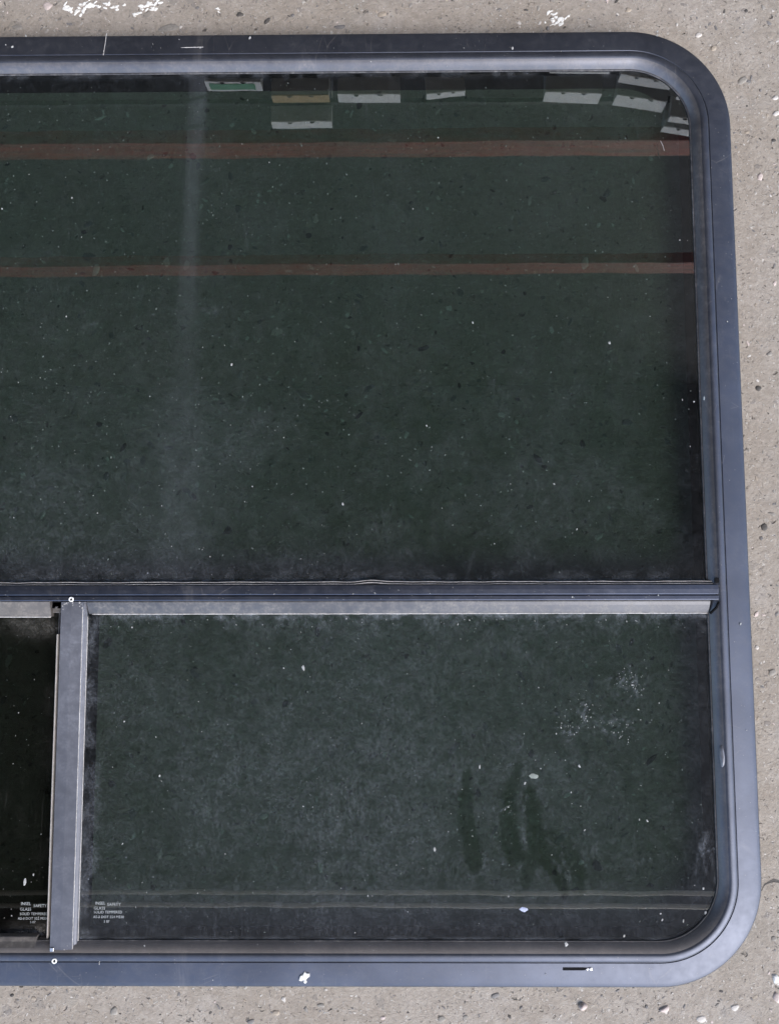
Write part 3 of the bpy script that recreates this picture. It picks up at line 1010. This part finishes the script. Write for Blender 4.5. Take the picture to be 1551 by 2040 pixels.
# grit and chips worn into the concrete, uncountable
bits = [MB() for _ in M_ST]
for i in range(2500):
    px, py, g_ = margin()
    k = rs.choices(range(6), (3, 2.8, 2.0, 1.7, .8, 3.4))[0]
    r_ = min(.0030, .0004 + rs.expovariate(1 / .0005))
    if k == 3:
        r_ *= .8
    bits[k].lump(g_.x, g_.y, -.0001, r_ * rs.uniform(.8, 1.7), r_ * rs.uniform(.5, .9), r_ * rs.uniform(.2, .5), rs.uniform(0, 3.1), rs.choice((5, 6, 7)), .35, rs)
for i in range(2600):     # some under the glass too
    px, py = rs.uniform(0, 1400), rs.uniform(150, 1880)
    g_ = spot(px, py, 0)
    k = rs.choices(range(6), (3, 2.6, 2, 2.2, 1, 3))[0]
    r_ = min(.005, .0007 + rs.expovariate(1 / .0010))
    bits[k].lump(g_.x, g_.y, -.0001, r_ * rs.uniform(.8, 1.7), r_ * rs.uniform(.5, .9), r_ * rs.uniform(.1, .25), rs.uniform(0, 3.1), 7, .35, rs)
for k, b_ in enumerate(bits):
    tag(b_.build('grit', M_ST[k], floor), kind='stuff')

# loose pebbles and flakes
def loose(name, px, py, rx, ry, h, rot, mt, label, cat, n=12, jag=.12):
    g_ = spot(px, py, 0)
    m = MB().lump(0, 0, 0, rx, ry, h, rot, n, jag, rs, 2, .0003)
    o = m.build(name, mt, None, True)
    o.location = (g_.x, g_.y, 0)
    return tag(o, label, cat)


loose('pebble', 1160, 2004, .0042, .0036, .0042, .3, M_ST[4], 'small round pinkish white pebble below the bottom flange', 'pebble')
loose('stone_flake', 1322, 2011, .0055, .0030, .0018, .35, M_ST[4], 'pale curved stone flake right of the round pebble', 'flake', 9, .3)
loose('stone_flake', 1546, 1988, .0035, .0055, .0018, .2, M_ST[4], 'pink flake at the bottom right edge of the concrete', 'flake', 8, .25)
loose('stone_flake', 1545, 1950, .0045, .0045, .0022, .6, M_CHIP, 'ragged white flake above the pink one near the lower right edge', 'flake', 7, .4)


def spatter(pts, label, seed):
    r2 = random.Random(seed)
    m = MB()
    for (px, py, s_) in pts:
        for q in range(5):
            g_ = spot(px + r2.gauss(0, s_ * .55), py + r2.gauss(0, s_ * .4), 0)
            r_ = s_ * .00021 * r2.uniform(.6, 1.3)
            m.lump(g_.x, g_.y, -.0001, r_ * r2.uniform(.9, 1.9), r_ * r2.uniform(.5, 1), .0007, r2.uniform(-.3, 1.0), 7, .42, r2)
    tag(m.build('paint_spatter', M_CHIP), label, 'paint')


spatter([(133, 15, 9), (145, 20, 10), (157, 24, 10), (165, 14, 12), (175, 6, 11), (182, 10, 9), (197, 12, 6), (212, 10, 8), (222, 14, 6), (232, 15, 6), (248, 10, 4)], 'thick white paint spatter on the concrete at the top left', 3)
spatter([(272, 28, 7), (284, 18, 7), (295, 8, 8), (303, 17, 6), (312, 2, 7)], 'smaller white spatter right of the thick one at the top', 4)
spatter([(434, 17, 5), (436, 23, 3)], 'tiny lone white spot on the concrete at the top', 9)
spatter([(1098, 28, 8), (1104, 38, 10), (1112, 42, 9), (1122, 34, 7), (1100, 50, 5), (1085, 44, 4)], 'flaking white patch above the top flange near the middle right', 5)

# short crack running to the right from the lower corner
m = MB()
pts = [(1515, 1775), (1522, 1762), (1532, 1757), (1541, 1754), (1556, 1758), (1580, 1752), (1610, 1760)]
P_ = [spot(x, y, 0) for x, y in pts]
b = []
for i, q in enumerate(P_):
    wd = (.0004, .0006, .0009, .0016, .0011, .001, .001)[i]
    b += [(q.x, q.y + wd, .0003), (q.x + .0003, q.y, .00015), (q.x, q.y - wd, .0003)]
m.v = b
for i in range(len(P_) - 1):
    for k in range(2):
        m.f.append((i * 3 + k, i * 3 + k + 1, i * 3 + k + 4, i * 3 + k + 3))
m.build('crack', M_ST[3], floor)
